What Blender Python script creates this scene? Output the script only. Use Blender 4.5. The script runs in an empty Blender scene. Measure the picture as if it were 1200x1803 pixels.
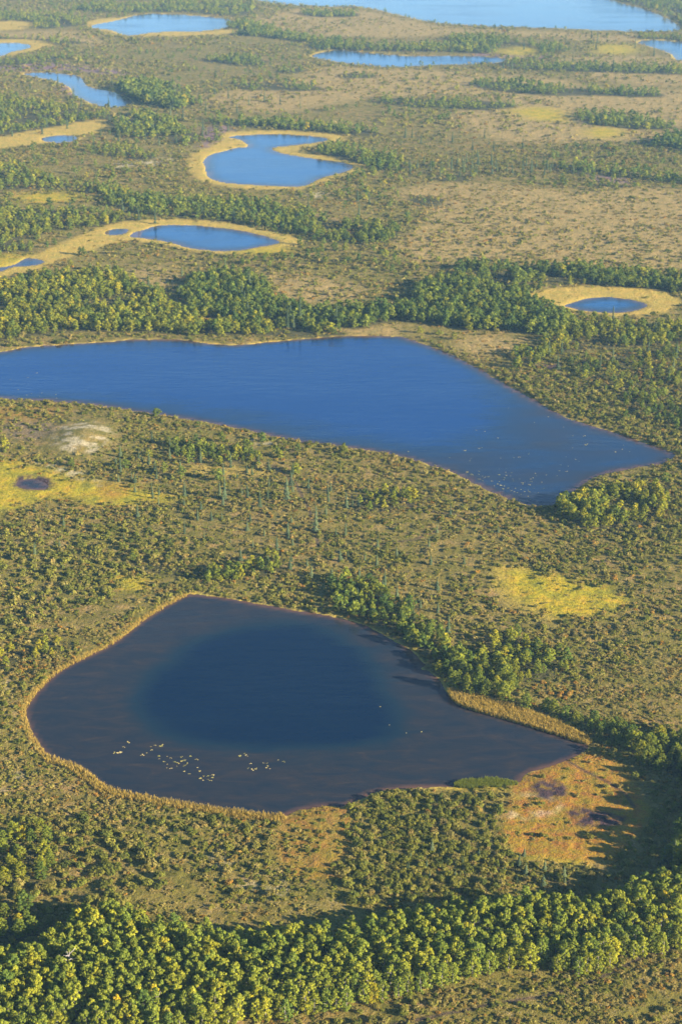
import bpy, math, random
import numpy as np
from mathutils import Vector

random.seed(7)
RNG = np.random.default_rng(7)
C = bpy.context.scene.collection
SC = bpy.context.scene

# ------------------------------------------------------------------ camera
H = 220.0                                   # metres above the bog
F = 3000.0                                  # focal length in photo pixels (1200 x 1803)
DELTA = math.atan2(1231.0, F)               # downward tilt
CD, SD = math.cos(DELTA), math.sin(DELTA)
cam = bpy.data.cameras.new("camera")
cam.sensor_fit = 'VERTICAL'
cam.sensor_height = 36.0
cam.lens = 36.0 * F / 1803.0
cam.clip_start = 1.0
cam.clip_end = 60000.0
cam_ob = bpy.data.objects.new("camera", cam)
cam_ob.location = (0, 0, H)
cam_ob.rotation_euler = (math.pi / 2 - DELTA, 0, 0)
C.objects.link(cam_ob)
SC.camera = cam_ob
cam.dof.use_dof = True
cam.dof.focus_distance = 400.0
cam.dof.aperture_fstop = 0.13

# ------------------------------------------------------------------ light
SUN_EL, SUN_AZ = math.radians(17.5), math.radians(114)
world = bpy.data.worlds.new("World")
SC.world = world
world.use_nodes = True
wn = world.node_tree
bgn = wn.nodes['Background']
skyn = wn.nodes.new('ShaderNodeTexSky')
skyn.sky_type = 'NISHITA'
skyn.sun_disc = False
skyn.sun_elevation = SUN_EL
skyn.sun_rotation = SUN_AZ
skyn.air_density = 1.0
skyn.dust_density = 0.0
skyn.ozone_density = 5.0
wn.links.new(skyn.outputs[0], bgn.inputs[0])
bgn.inputs[1].default_value = 0.05

sun = bpy.data.lights.new("sun", 'SUN')
sun.energy = 5.0
sun.angle = math.radians(0.5)
sun.color = (1.0, 0.855, 0.64)
sun_ob = bpy.data.objects.new("sun", sun)
sv = Vector((math.sin(SUN_AZ) * math.cos(SUN_EL), math.cos(SUN_AZ) * math.cos(SUN_EL), math.sin(SUN_EL)))
sun_ob.rotation_euler = sv.to_track_quat('Z', 'Y').to_euler()
C.objects.link(sun_ob)

SC.view_settings.view_transform = 'Standard'
SC.view_settings.look = 'None'
SC.view_settings.exposure = 2.25
SC.view_settings.gamma = 1.0
SC.view_settings.use_curve_mapping = False
SC.cycles.max_bounces = 5
SC.cycles.diffuse_bounces = 2
SC.cycles.glossy_bounces = 2
SC.cycles.transmission_bounces = 2
SC.cycles.volume_bounces = 0
SC.cycles.use_denoising = True
SC.cycles.caustics_reflective = False
SC.cycles.caustics_refractive = False


# ------------------------------------------------------------------ survey: photo pixel -> ground metre
def ground(px, py):
    xr = (np.asarray(px, float) - 600.0) / F
    yu = -(np.asarray(py, float) - 901.5) / F
    t = H / (SD - yu * CD)
    return np.stack([xr * t, (CD + yu * SD) * t], -1)


def project(x, y, z=0.0):
    dy, dz = y, z - H
    zc = dy * CD - dz * SD
    yc = dy * SD + dz * CD
    return 600 + F * x / zc, 901.5 - F * yc / zc, zc


def gpoly(pts, smooth=4):
    p = ground([a for a, b in pts], [b for a, b in pts])
    if not smooth:
        return p
    n = len(p)
    out = []
    for i in range(n):
        a, b, c, d = p[i - 1], p[i], p[(i + 1) % n], p[(i + 2) % n]
        for k in range(smooth):
            t = k / smooth
            out.append(0.5 * (2 * b + (c - a) * t + (2 * a - 5 * b + 4 * c - d) * t * t + (3 * b - a - 3 * c + d) * t ** 3))
    return np.array(out)


def sdf(poly, P, margin=1e9, fill=None):
    """signed distance (negative inside) of points P to a polygon; beyond margin the value is margin"""
    out = np.full(len(P), margin if fill is None else fill, np.float64)
    lo, hi = poly.min(0) - margin, poly.max(0) + margin
    idx = np.nonzero((P[:, 0] > lo[0]) & (P[:, 0] < hi[0]) & (P[:, 1] > lo[1]) & (P[:, 1] < hi[1]))[0]
    if not len(idx):
        return out
    Q = P[idx]
    x, y = Q[:, 0], Q[:, 1]
    d2 = np.full(len(Q), 1e18)
    ins = np.zeros(len(Q), bool)
    n = len(poly)
    for i in range(n):
        ax, ay = poly[i]
        bx, by = poly[(i + 1) % n]
        ex, ey = bx - ax, by - ay
        L = ex * ex + ey * ey + 1e-12
        t = np.clip(((x - ax) * ex + (y - ay) * ey) / L, 0, 1)
        d2 = np.minimum(d2, (x - ax - t * ex) ** 2 + (y - ay - t * ey) ** 2)
        c = (ay > y) != (by > y)
        if ey != 0:
            ins ^= c & (x < ex * (y - ay) / ey + ax)
    d = np.sqrt(d2)
    d[ins] *= -1
    out[idx] = np.minimum(d, margin)
    return out


def vnoise(x, y, seed=0):
    xi, yi = np.floor(x).astype(np.int64), np.floor(y).astype(np.int64)
    xf, yf = x - xi, y - yi
    u, v = xf * xf * (3 - 2 * xf), yf * yf * (3 - 2 * yf)

    def h(a, b):
        n = (a * 374761393 + b * 668265263 + seed * 974711) & 0xFFFFFFFF
        n = ((n ^ (n >> 13)) * 1274126177) & 0xFFFFFFFF
        return ((n ^ (n >> 16)) & 0xFFFF) / 65535.0
    a, b, c, d = h(xi, yi), h(xi + 1, yi), h(xi, yi + 1), h(xi + 1, yi + 1)
    return (a * (1 - u) + b * u) * (1 - v) + (c * (1 - u) + d * u) * v


def fbm(x, y, scale, seed=0, octv=3):
    s, a, t = 0.0, 1.0, 0.0
    for o in range(octv):
        s = s + a * vnoise(x * scale * 2 ** o + 17.3 * o, y * scale * 2 ** o - 9.1 * o, seed + o)
        t += a
        a *= 0.55
    return s / t


def sstep(a, b, x):
    t = np.clip((x - a) / (b - a), 0, 1)
    return t * t * (3 - 2 * t)


# ------------------------------------------------------------------ map of the place
# lakes: outline, width of the sedge margin round it
LAKES = {
    'near': ([(330, 1046), (365, 1047), (400, 1052), (450, 1061), (500, 1070), (560, 1080), (600, 1087), (650, 1103), (690, 1124), (725, 1145), (748, 1168),
              (743, 1176), (758, 1183), (777, 1197), (792, 1224), (820, 1241), (860, 1254), (920, 1271), (980, 1291), (1022, 1304), (1036, 1311), (1024, 1325), (995, 1338), (962, 1350),
              (925, 1362), (912, 1377), (860, 1381), (800, 1384), (750, 1385), (675, 1391), (632, 1406), (600, 1420), (575, 1417), (530, 1424), (500, 1436),
              (480, 1440), (400, 1431), (320, 1419), (250, 1406), (188, 1392), (165, 1376), (125, 1349), (84, 1333), (55, 1296), (41, 1258), (46, 1240),
              (66, 1214), (100, 1182), (150, 1155), (200, 1129), (250, 1091), (295, 1063)], 1.0),
    'blue': ([(0, 619), (50, 610), (125, 605), (200, 600), (250, 597), (320, 598), (380, 605), (425, 606), (475, 601), (550, 595), (600, 591), (650, 591),
              (700, 592), (722, 597), (765, 612), (810, 632), (845, 650), (880, 670), (925, 695), (965, 717), (1000, 735), (1050, 751), (1100, 767), (1150, 785),
              (1188, 800), (1160, 815), (1100, 825), (1055, 836), (1025, 852), (990, 880), (965, 889), (925, 888), (890, 875), (850, 857), (810, 837), (765, 820),
              (700, 802), (650, 792), (600, 785), (525, 775), (450, 760), (350, 740), (250, 725), (150, 710), (75, 704), (0, 700), (-90, 692), (-170, 670), (-150, 640), (-80, 626)], 0.45),
    'round': ([(995, 537), (1025, 527), (1060, 522), (1100, 525), (1130, 532), (1138, 539), (1110, 547), (1080, 550), (1035, 547), (1005, 541)], 2.2),
    'sedge': ([(227, 415), (245, 406), (285, 396), (340, 396), (400, 402), (450, 411), (491, 425), (455, 434), (410, 441), (370, 440), (330, 435), (300, 426), (258, 419)], 2.6),
    'sedge_cove': ([(184, 408), (205, 402), (227, 403), (216, 411), (196, 413)], 1.8),
    'edge_pool': ([(-30, 470), (5, 470), (30, 463), (48, 454), (77, 459), (62, 466), (25, 469), (0, 477), (-30, 482)], 2),
    'inlet': ([(359, 285), (370, 272), (393, 266), (415, 260), (436, 258), (425, 246), (403, 240), (475, 236), (550, 239), (577, 245), (550, 251), (505, 256), (478, 261),
               (495, 269), (540, 277), (600, 285), (622, 293), (600, 303), (565, 313), (530, 327), (450, 325), (400, 321), (370, 313), (363, 300)], 3.0),
    'bent': ([(42, 129), (75, 127), (115, 130), (141, 135), (150, 148), (166, 155), (200, 162), (233, 179), (212, 187), (180, 186), (155, 178), (130, 166), (125, 154), (100, 143), (65, 135)], 1.8),
    'pale': ([(160, 46), (200, 37), (250, 25), (300, 25), (350, 28), (405, 35), (395, 48), (350, 54), (275, 56), (225, 62), (198, 53)], 3),
    'side': ([(-60, 78), (0, 76), (45, 77), (53, 83), (20, 91), (0, 98), (-60, 101)], 3),
    'dash': ([(72, 244), (100, 238), (133, 239), (128, 247), (95, 250)], 3),
    'long': ([(548, 98), (570, 91), (600, 88), (650, 93), (720, 98), (800, 98), (850, 99), (888, 103), (870, 110), (800, 113), (750, 114), (700, 117), (650, 115), (600, 109), (570, 104)], 1.6),
    'corner': ([(1122, 74), (1150, 70), (1200, 74), (1260, 80), (1260, 118), (1196, 106), (1180, 94), (1150, 83)], 2.5),
    'great': ([(430, -12), (480, 4), (560, 10), (640, 12), (700, 25), (760, 38), (850, 45), (950, 48), (1050, 52), (1150, 55), (1196, 51), (1178, 35), (1140, 18), (1085, 3), (1040, -14),
               (900, -34), (700, -44), (520, -36)], 1.6),
    'mud_pool': ([(30, 853), (36, 845), (55, 842), (72, 846), (85, 853), (80, 860), (55, 860)], 1.0),
}
LP = {k: gpoly(v[0], 5) for k, v in LAKES.items()}

DEEP = gpoly([(262, 1215), (300, 1170), (360, 1128), (440, 1106), (520, 1104), (580, 1118), (630, 1160), (670, 1225), (690, 1275), (640, 1302), (540, 1308), (430, 1306), (330, 1296), (262, 1262)])
DEEP2 = gpoly([(-200, 640), (0, 632), (300, 612), (600, 602), (700, 605), (800, 655), (840, 720), (760, 770), (600, 745), (400, 712), (200, 692), (-200, 675)])

COVER = {   # ground cover patches
    'meadow': [[(-60, 808), (20, 812), (70, 822), (125, 838), (165, 852), (182, 866), (150, 879), (100, 876), (60, 885), (0, 903), (-60, 915)],
               [(150, 850), (220, 856), (275, 866), (312, 876), (270, 886), (220, 890), (150, 890)],
               [(885, 1005), (930, 1003), (980, 1013), (1040, 1025), (1092, 1048), (1100, 1066), (1045, 1085), (985, 1085), (930, 1066), (895, 1040)],
               [(195, 1019), (225, 1016), (260, 1020), (252, 1038), (225, 1036)],
               [(28, 346), (60, 340), (110, 340), (148, 346), (120, 355), (60, 358)],
               [(0, 450), (30, 447), (40, 455), (20, 468), (-20, 470)],
               [(900, 195), (960, 190), (1000, 205), (985, 214), (930, 208)], [(1030, 230), (1070, 225), (1095, 237), (1050, 243)],
               [(900, 1490), (960, 1490), (1030, 1495), (1070, 1500), (1020, 1516), (940, 1512)], [(990, 1410), (1040, 1420), (1110, 1425), (1140, 1436), (1080, 1432), (1010, 1422)],
               [(870, 90), (920, 82), (960, 90), (920, 100)],
               [(800, 1376), (850, 1372), (895, 1374), (905, 1382), (860, 1386), (805, 1385)],
               [(1040, 80), (1100, 78), (1120, 90), (1070, 96)], [(420, 440), (500, 436), (520, 442), (460, 450)]],
    'sedge': [[(-40, 470), (60, 450), (140, 415), (200, 394), (270, 387), (350, 387), (420, 396), (480, 408), (530, 424), (500, 438), (420, 446), (340, 442), (280, 430), (220, 424), (170, 438),
               (110, 458), (60, 478), (-40, 490)],
              [(932, 517), (975, 508), (1050, 504), (1125, 508), (1180, 518), (1196, 532), (1175, 547), (1140, 556), (1090, 557), (1040, 551), (990, 542), (950, 532)],
              [(335, 300), (338, 272), (365, 258), (395, 245), (398, 233), (480, 230), (570, 234), (610, 243), (560, 256), (530, 262), (570, 275), (620, 284), (645, 293), (620, 307), (570, 320), (535, 333),
               (440, 334), (390, 327), (355, 318)],
              [(-40, 255), (0, 240), (90, 225), (150, 213), (185, 212), (190, 222), (150, 240), (90, 252), (0, 262), (-40, 275)],
              [(-40, 72), (0, 69), (60, 70), (95, 78), (60, 90), (0, 100), (-40, 105)],
              [(-40, 40), (30, 37), (62, 42), (40, 52), (-40, 53)],
              [(150, 40), (210, 32), (330, 55), (420, 50), (400, 60), (260, 64), (190, 58)],
              [(790, 1216), (830, 1226), (880, 1236), (930, 1250), (980, 1270), (1040, 1300), (1035, 1309), (980, 1292), (920, 1272), (860, 1255), (815, 1240)],
              [(865, 1010), (900, 990), (935, 1005), (900, 1030), (930, 1066), (985, 1088), (1000, 1096), (940, 1086), (885, 1058)],
              [(310, 826), (380, 822), (470, 830), (450, 838), (350, 836)], [(660, 1345), (700, 1340), (690, 1350)]],
    'bog': [[(900, 1385), (925, 1366), (962, 1348), (1015, 1325), (1040, 1322), (1080, 1335), (1105, 1365), (1125, 1395), (1140, 1440), (1110, 1475), (1060, 1512), (990, 1512), (905, 1500), (888, 1450)],
            [(500, 1438), (545, 1420), (610, 1420), (622, 1460), (620, 1500), (600, 1545), (530, 1548), (485, 1520), (490, 1470)],
            [(560, 1418), (600, 1416), (610, 1426), (570, 1434)],
            [(180, 850), (230, 862), (200, 880), (175, 878)], [(-20, 720), (120, 712), (110, 735), (-20, 745)]],
    'mud': [[(935, 1392), (950, 1378), (980, 1376), (1000, 1388), (990, 1404), (955, 1408)],
            [(1000, 1432), (1020, 1424), (1060, 1430), (1105, 1440), (1090, 1454), (1050, 1458), (1015, 1456)], [(30, 840), (60, 836), (92, 846), (88, 860), (50, 862), (28, 855)],
            [(940, 645), (990, 640), (985, 650)]],
    'sand': [[(92, 778), (110, 752), (150, 746), (195, 756), (185, 785), (155, 800), (115, 795)], [(890, 1400), (930, 1396), (985, 1412), (975, 1432), (900, 1442)],
             [(200, 290), (240, 284), (300, 278), (305, 285), (250, 293), (205, 298)], [(60, 812), (120, 824), (160, 842), (180, 856), (130, 840), (80, 824)],
             [(420, 1545), (480, 1530), (520, 1560), (480, 1590), (420, 1575)], [(330, 1505), (400, 1500), (420, 1520), (350, 1530)], [(0, 1340), (30, 1345), (50, 1370), (10, 1400), (-20, 1390)],
             [(520, 342), (560, 338), (580, 345), (540, 350)], [(420, 772), (470, 776), (500, 784), (450, 782)], [(0, 1590), (20, 1580), (30, 1610), (0, 1620)],
             [(0, 1195), (40, 1200), (30, 1215), (0, 1212)]],
    'heath': [[(690, 340), (760, 325), (860, 322), (1000, 335), (1220, 340), (1220, 470), (1000, 466), (860, 460), (720, 455), (700, 425), (760, 380)],
              [(560, 118), (700, 122), (830, 127), (1000, 142), (1000, 166), (800, 168), (620, 178), (480, 200), (370, 182), (370, 165), (500, 148)],
              [(480, 22), (560, 14), (640, 16), (780, 46), (1000, 57), (1120, 62), (1100, 76), (860, 60), (700, 66), (560, 62), (440, 45)],
              [(470, 480), (560, 490), (640, 505), (620, 528), (520, 530), (470, 510)], [(225, 478), (280, 470), (320, 485), (300, 508), (240, 505)],
              [(860, 165), (1220, 160), (1220, 240), (1050, 250), (900, 250), (800, 215)], [(1000, 100), (1220, 105), (1220, 150), (1050, 140)],
              [(830, 590), (900, 595), (905, 620), (850, 625), (800, 610)], [(-40, 60), (140, 55), (180, 80), (60, 70)], [(600, 560), (700, 575), (720, 590), (600, 588)]],
    'purple': [[(365, 225), (400, 222), (405, 236), (380, 256), (352, 258)], [(-40, 105), (60, 108), (200, 122), (215, 132), (120, 124), (0, 125), (-40, 122)], [(840, 92), (950, 94), (955, 102), (850, 100)],
               [(1040, 300), (1110, 305), (1120, 318), (1060, 322)], [(20, 738), (90, 745), (80, 775), (10, 770)], [(110, 150), (130, 150), (150, 178), (115, 165)]],
}
FAINT = {('purple', 4): .35, ('sand', 1): .6, ('sand', 4): .35, ('sand', 5): .35, ('sand', 6): .4, ('sand', 9): .4, ('sand', 10): .4, ('bog', 1): .6, ('bog', 3): .6, ('bog', 4): .45, ('sedge', 8): .5, ('sedge', 9): .6}
COVER = {k: [gpoly(p, 3) for p in v] for k, v in COVER.items()}

TRAILS = [[(1240, 1650), (1180, 1672), (1120, 1690), (1050, 1725), (960, 1752), (870, 1766), (760, 1790), (640, 1815)],
          [(1000, 1340), (1030, 1358), (1070, 1378), (1100, 1398), (1115, 1420)],
          [(700, 880), (740, 900), (800, 905), (860, 930)], [(660, 960), (730, 950), (780, 930)], [(480, 820), (520, 850), (545, 900), (560, 960)]]
TRAILS = [ground([a for a, b in t], [b for a, b in t]) for t in TRAILS]

# woods: outline of the trunks, spacing, height, hue
WOODS = [
    ([(585, 1040), (610, 1020), (650, 1030), (690, 1060), (730, 1090), (760, 1120), (790, 1150), (800, 1175), (790, 1195), (770, 1185), (735, 1145), (690, 1115), (640, 1092), (600, 1072)], 4.2, 6.2, .36),
    ([(780, 1180), (800, 1150), (830, 1160), (860, 1180), (900, 1205), (895, 1228), (860, 1232), (820, 1222), (790, 1210)], 3.9, 6.4, .45),
    ([(845, 1150), (880, 1120), (940, 1130), (1000, 1165), (990, 1190), (920, 1200), (860, 1185)], 4.6, 5.4, .48),
    ([(900, 1235), (960, 1245), (1040, 1262), (1110, 1285), (1160, 1310), (1180, 1330), (1120, 1320), (1060, 1300), (1000, 1272), (930, 1252)], 3.6, 5.2, .33),
    ([(1110, 1320), (1160, 1305), (1240, 1290), (1260, 1400), (1190, 1375), (1140, 1350)], 3.8, 6.5, .42),
    ([(1190, 1490), (1250, 1400), (1330, 1380), (1330, 1560), (1200, 1545), (1150, 1530)], 4.2, 9.5, .4),
    ([(1215, 1400), (1330, 1330), (1340, 1460), (1230, 1470)], 4.5, 9.5, .4),
    ([(985, 905), (1010, 880), (1060, 868), (1110, 860), (1180, 865), (1180, 895), (1110, 950), (1080, 955), (1020, 930)], 4.2, 6.2, .5),
    ([(240, 985), (280, 990), (330, 1000), (420, 1010), (415, 1025), (350, 1022), (280, 1010), (235, 998)], 3.8, 5.0, .42),
    ([(440, 990), (480, 980), (500, 1010), (450, 1015)], 4.5, 5.0, .5),
    ([(0, 1145), (60, 1140), (110, 1130), (120, 1150), (50, 1165), (-20, 1175)], 4.2, 4.0, .58),
    ([(300, 785), (350, 782), (440, 795), (455, 812), (400, 815), (320, 805)], 4.4, 5.0, .42),
    ([(620, 880), (670, 862), (740, 872), (740, 890), (680, 900), (630, 900)], 5.5, 4.6, .5),
    ([(-20, 1480), (60, 1470), (110, 1500), (100, 1540), (30, 1560), (-20, 1560)], 5.5, 5.5, .48),
    ([(0, 1600), (60, 1600), (90, 1640), (40, 1660), (-20, 1660)], 6, 6.0, .4),
    # the big wood beyond the blue lake
    ([(-60, 520), (60, 490), (150, 485), (240, 495), (270, 515), (310, 550), (420, 555), (490, 570), (600, 585), (590, 598), (480, 592), (380, 590), (250, 585), (120, 585), (-60, 600)], 5.0, 6.8, .48),
    ([(330, 500), (400, 480), (470, 500), (490, 535), (570, 552), (560, 580), (470, 585), (390, 570), (330, 545)], 4.8, 7.4, .33),
    ([(560, 555), (640, 545), (710, 540), (740, 500), (800, 475), (860, 470), (920, 490), (930, 525), (960, 545), (1010, 575), (980, 592), (900, 582), (820, 580), (700, 566), (620, 580)], 4.8, 8.2, .33),
    ([(900, 480), (960, 470), (1040, 478), (1100, 483), (1220, 495), (1220, 518), (1100, 506), (1000, 498), (930, 500)], 5.2, 7.5, .34),
    ([(960, 590), (1040, 565), (1120, 570), (1220, 575), (1220, 600), (1130, 610), (1050, 615), (980, 625), (930, 650), (900, 640)], 6.0, 6.5, .45),
    ([(1000, 640), (1100, 620), (1220, 615), (1220, 680), (1140, 700), (1060, 690)], 8.5, 5.5, .42),
    ([(1080, 700), (1140, 690), (1220, 700), (1220, 760), (1150, 745)], 6.5, 5.0, .34),
    # farther woods
    ([(170, 330), (230, 342), (320, 352), (440, 358), (520, 372), (600, 392), (690, 400), (700, 420), (640, 432), (560, 418), (480, 404), (430, 396), (340, 386), (250, 377), (190, 360)], 5.6, 8.0, .36),
    ([(-60, 380), (60, 370), (150, 378), (240, 382), (230, 396), (120, 402), (30, 425), (-60, 440)], 6.0, 7.5, .45),
    ([(-60, 290), (50, 295), (110, 322), (170, 330), (150, 340), (60, 332), (-60, 335)], 7.0, 7.0, .42),
    ([(-60, 430), (20, 420), (60, 440), (0, 455), (-60, 460)], 7, 6, .45),
    ([(560, 268), (600, 258), (680, 277), (708, 292), (690, 302), (645, 297), (610, 284)], 5.4, 9.0, .33),
    ([(205, 158), (230, 148), (290, 152), (330, 166), (350, 182), (310, 192), (270, 186), (230, 172)], 5.5, 12.0, .36),
    ([(205, 210), (235, 200), (290, 212), (335, 232), (350, 246), (330, 256), (290, 246), (240, 242), (200, 228)], 6.0, 9.0, .4),
    ([(-60, 200), (0, 172), (60, 176), (120, 190), (190, 200), (205, 212), (150, 216), (100, 224), (50, 232), (-60, 245)], 7.0, 8.0, .42),
    ([(375, 208), (440, 212), (560, 219), (660, 231), (650, 241), (560, 233), (450, 226), (380, 218)], 6.5, 9.0, .36),
    ([(155, 262), (190, 257), (240, 262), (278, 276), (240, 283), (180, 273)], 6.5, 7.0, .42),
    ([(1150, 250), (1220, 240), (1220, 268), (1175, 262)], 5.5, 11.0, .3),
    ([(980, 290), (1040, 294), (1120, 305), (1220, 316), (1220, 326), (1130, 317), (1040, 308), (980, 300)], 6.5, 9.0, .34),
    ([(650, 176), (720, 173), (800, 176), (880, 180), (912, 188), (860, 194), (790, 192), (700, 187)], 7.0, 8.0, .4),
    ([(1020, 200), (1100, 204), (1180, 220), (1180, 228), (1080, 225), (1020, 213)], 6.5, 9.0, .38),
    ([(835, 145), (900, 145), (980, 155), (1090, 159), (1165, 165), (1150, 172), (1050, 168), (950, 168), (850, 156)], 7.0, 9.0, .36),
    ([(540, 74), (600, 76), (700, 80), (780, 78), (800, 68), (860, 66), (920, 76), (1000, 84), (960, 97), (880, 95), (760, 92), (680, 90), (560, 88)], 7.0, 9.5, .38),
    ([(880, 110), (960, 112), (1080, 116), (1220, 122), (1220, 131), (1080, 128), (960, 125), (890, 119)], 7.0, 9.0, .38),
    ([(395, 52), (430, 40), (520, 64), (600, 74), (560, 77), (470, 67), (400, 60)], 7.0, 10.0, .36),
    ([(360, 105), (420, 100), (470, 108), (440, 117), (370, 110)], 7.0, 8.0, .36), ([(410, 150), (470, 146), (560, 152), (550, 160), (440, 158)], 8.0, 8.0, .38),
    ([(490, 123), (530, 122), (530, 128), (495, 129)], 7.0, 7.0, .36),
    ([(120, 14), (200, 8), (440, 5), (420, 28), (330, 22), (250, 22), (160, 20)], 9.0, 9.0, .42), ([(-60, 64), (100, 70), (150, 76), (0, 80)], 9.0, 8.0, .42),
    ([(-60, 24), (90, 26), (160, 40), (80, 50), (-60, 50)], 9.0, 8.0, .42), ([(-60, 110), (80, 98), (140, 100), (60, 112), (-60, 120)], 9.0, 7.0, .4),
    ([(1085, -1), (1150, 16), (1182, 34), (1204, 50), (1300, 64), (1300, -50), (1040, -30)], 9.0, 10.0, .4), ([(1120, 64), (1220, 67), (1220, 74), (1150, 73)], 8.0, 8.0, .4),
    ([(540, 20), (620, 22), (625, 30), (550, 29)], 7.0, 8.0, .38), ([(720, 345), (780, 350), (770, 362), (730, 362)], 9, 5, .4),
    ([(770, 310), (820, 308), (830, 318), (780, 320)], 7, 7, .38), ([(600, 130), (660, 132), (650, 138), (605, 137)], 9, 6, .38), ([(20, -30), (400, -60), (420, -10), (20, 0)], 11, 9, .42),
    ([(130, 205), (175, 205), (170, 214), (135, 213)], 8, 7, .4),
]
THICKETS = [  # taller willow scrub: outline, spacing, mean radius
    ([(600, 1440), (640, 1408), (700, 1394), (800, 1394), (885, 1400), (885, 1450), (890, 1500), (880, 1560), (800, 1580), (700, 1600), (620, 1610), (600, 1560)], 2.3, 1.05),
    ([(840, 664), (900, 645), (1000, 625), (1220, 625), (1220, 790), (1150, 778), (1050, 742), (960, 708), (880, 672)], 3.0, 1.3),
    ([(-20, 1460), (80, 1430), (180, 1440), (260, 1500), (300, 1560), (220, 1600), (100, 1580), (-20, 1620)], 3.2, 1.25),
    ([(-20, 920), (200, 930), (330, 960), (250, 1010), (150, 1070), (60, 1110), (-20, 1110)], 3.8, 1.25),
    ([(480, 1060), (560, 1075), (660, 1100), (720, 1130), (700, 1110), (600, 1040), (500, 1040)], 3.0, .9),
    ([(890, 1235), (1000, 1268), (1120, 1310), (1100, 1330), (1040, 1300), (950, 1262)], 2.0, 1.0),
    ([(1000, 860), (1190, 820), (1220, 830), (1220, 960), (1100, 960), (1000, 930)], 3.2, 1.1),
    ([(930, 1195), (1000, 1200), (1040, 1215), (1010, 1235), (940, 1228)], 2.2, .75),
    ([(720, 596), (760, 602), (880, 662), (1000, 728), (1160, 778), (1150, 786), (1000, 742), (880, 676), (770, 616)], 2.6, .8),
    ([(140, 596), (400, 600), (420, 592), (600, 588), (500, 580), (200, 586)], 3.0, .9),
]
SPRUCE = [  # stand outline, spacing, height, what the stand is called
    ([(715, 1515), (800, 1500), (900, 1515), (1000, 1525), (1070, 1540), (1060, 1575), (960, 1575), (850, 1560), (740, 1550)], 4.6, 3.6, 'below the orange bog'),
    ([(1130, 1500), (1160, 1470), (1200, 1480), (1210, 1525), (1160, 1530)], 3.6, 5.0, 'beside the shaded bog edge'),
    ([(190, 800), (330, 790), (450, 805), (560, 830), (640, 860), (680, 890), (640, 930), (560, 920), (450, 905), (330, 900), (240, 880)], 7.6, 6.2, 'in the open stand below the blue lake'),
    ([(330, 905), (450, 910), (560, 925), (650, 940), (700, 980), (660, 1030), (560, 1030), (480, 1010), (400, 975), (320, 950)], 7.2, 5.8, 'in the scrub above the near lake'),
    ([(560, 1040), (640, 1050), (720, 1090), (770, 1110), (780, 1080), (700, 1040), (600, 1010)], 6.0, 6.0, 'in the dark grove beside the near lake'),
    ([(-20, 890), (150, 900), (280, 930), (200, 980), (-20, 980)], 13, 5.5, 'in the scrub under the yellow meadow'),
    ([(700, 880), (850, 900), (880, 960), (800, 1050), (700, 1000)], 11, 4.2, 'on the open heath right of the stand'),
    ([(600, 1500), (700, 1480), (800, 1470), (860, 1500), (700, 1560)], 12, 3.6, 'in the willow thicket under the near lake'),
]
SPRUCE_FAR = [([(700, 290), (860, 285), (960, 290), (1000, 305), (900, 312), (720, 310)], 9.0, 8.0), ([(400, 560), (640, 560), (640, 575), (420, 580)], 22, 10.0), ([(700, 240), (860, 235), (900, 270), (760, 280)], 16, 7.0),
              ([(960, 600), (1200, 590), (1200, 660), (1000, 680)], 22, 8.0), ([(200, 480), (480, 480), (440, 540), (260, 520)], 24, 9.0), ([(0, 360), (600, 350), (600, 390), (0, 400)], 30, 9.0),
              ([(0, 150), (500, 160), (480, 240), (0, 250)], 30, 9.0), ([(850, 80), (1200, 60), (1200, 130), (850, 120)], 40, 10)]
TALL_SPRUCE = [(528, 572, 14.5), (506, 578, 11.5), (592, 570, 11.0), (1078, 570, 9.0), (440, 512, 11.0), (517, 582, 9.0), (268, 780, 5.5), (300, 788, 4.5), (555, 935, 10.0), (505, 880, 9.0), (395, 880, 9.0),
               (610, 895, 6.5), (95, 1800, 0), (196, 1672, 6.5), (1185, 1520, 7.0), (1168, 1522, 5.5), (1160, 1540, 4.0)]


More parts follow.
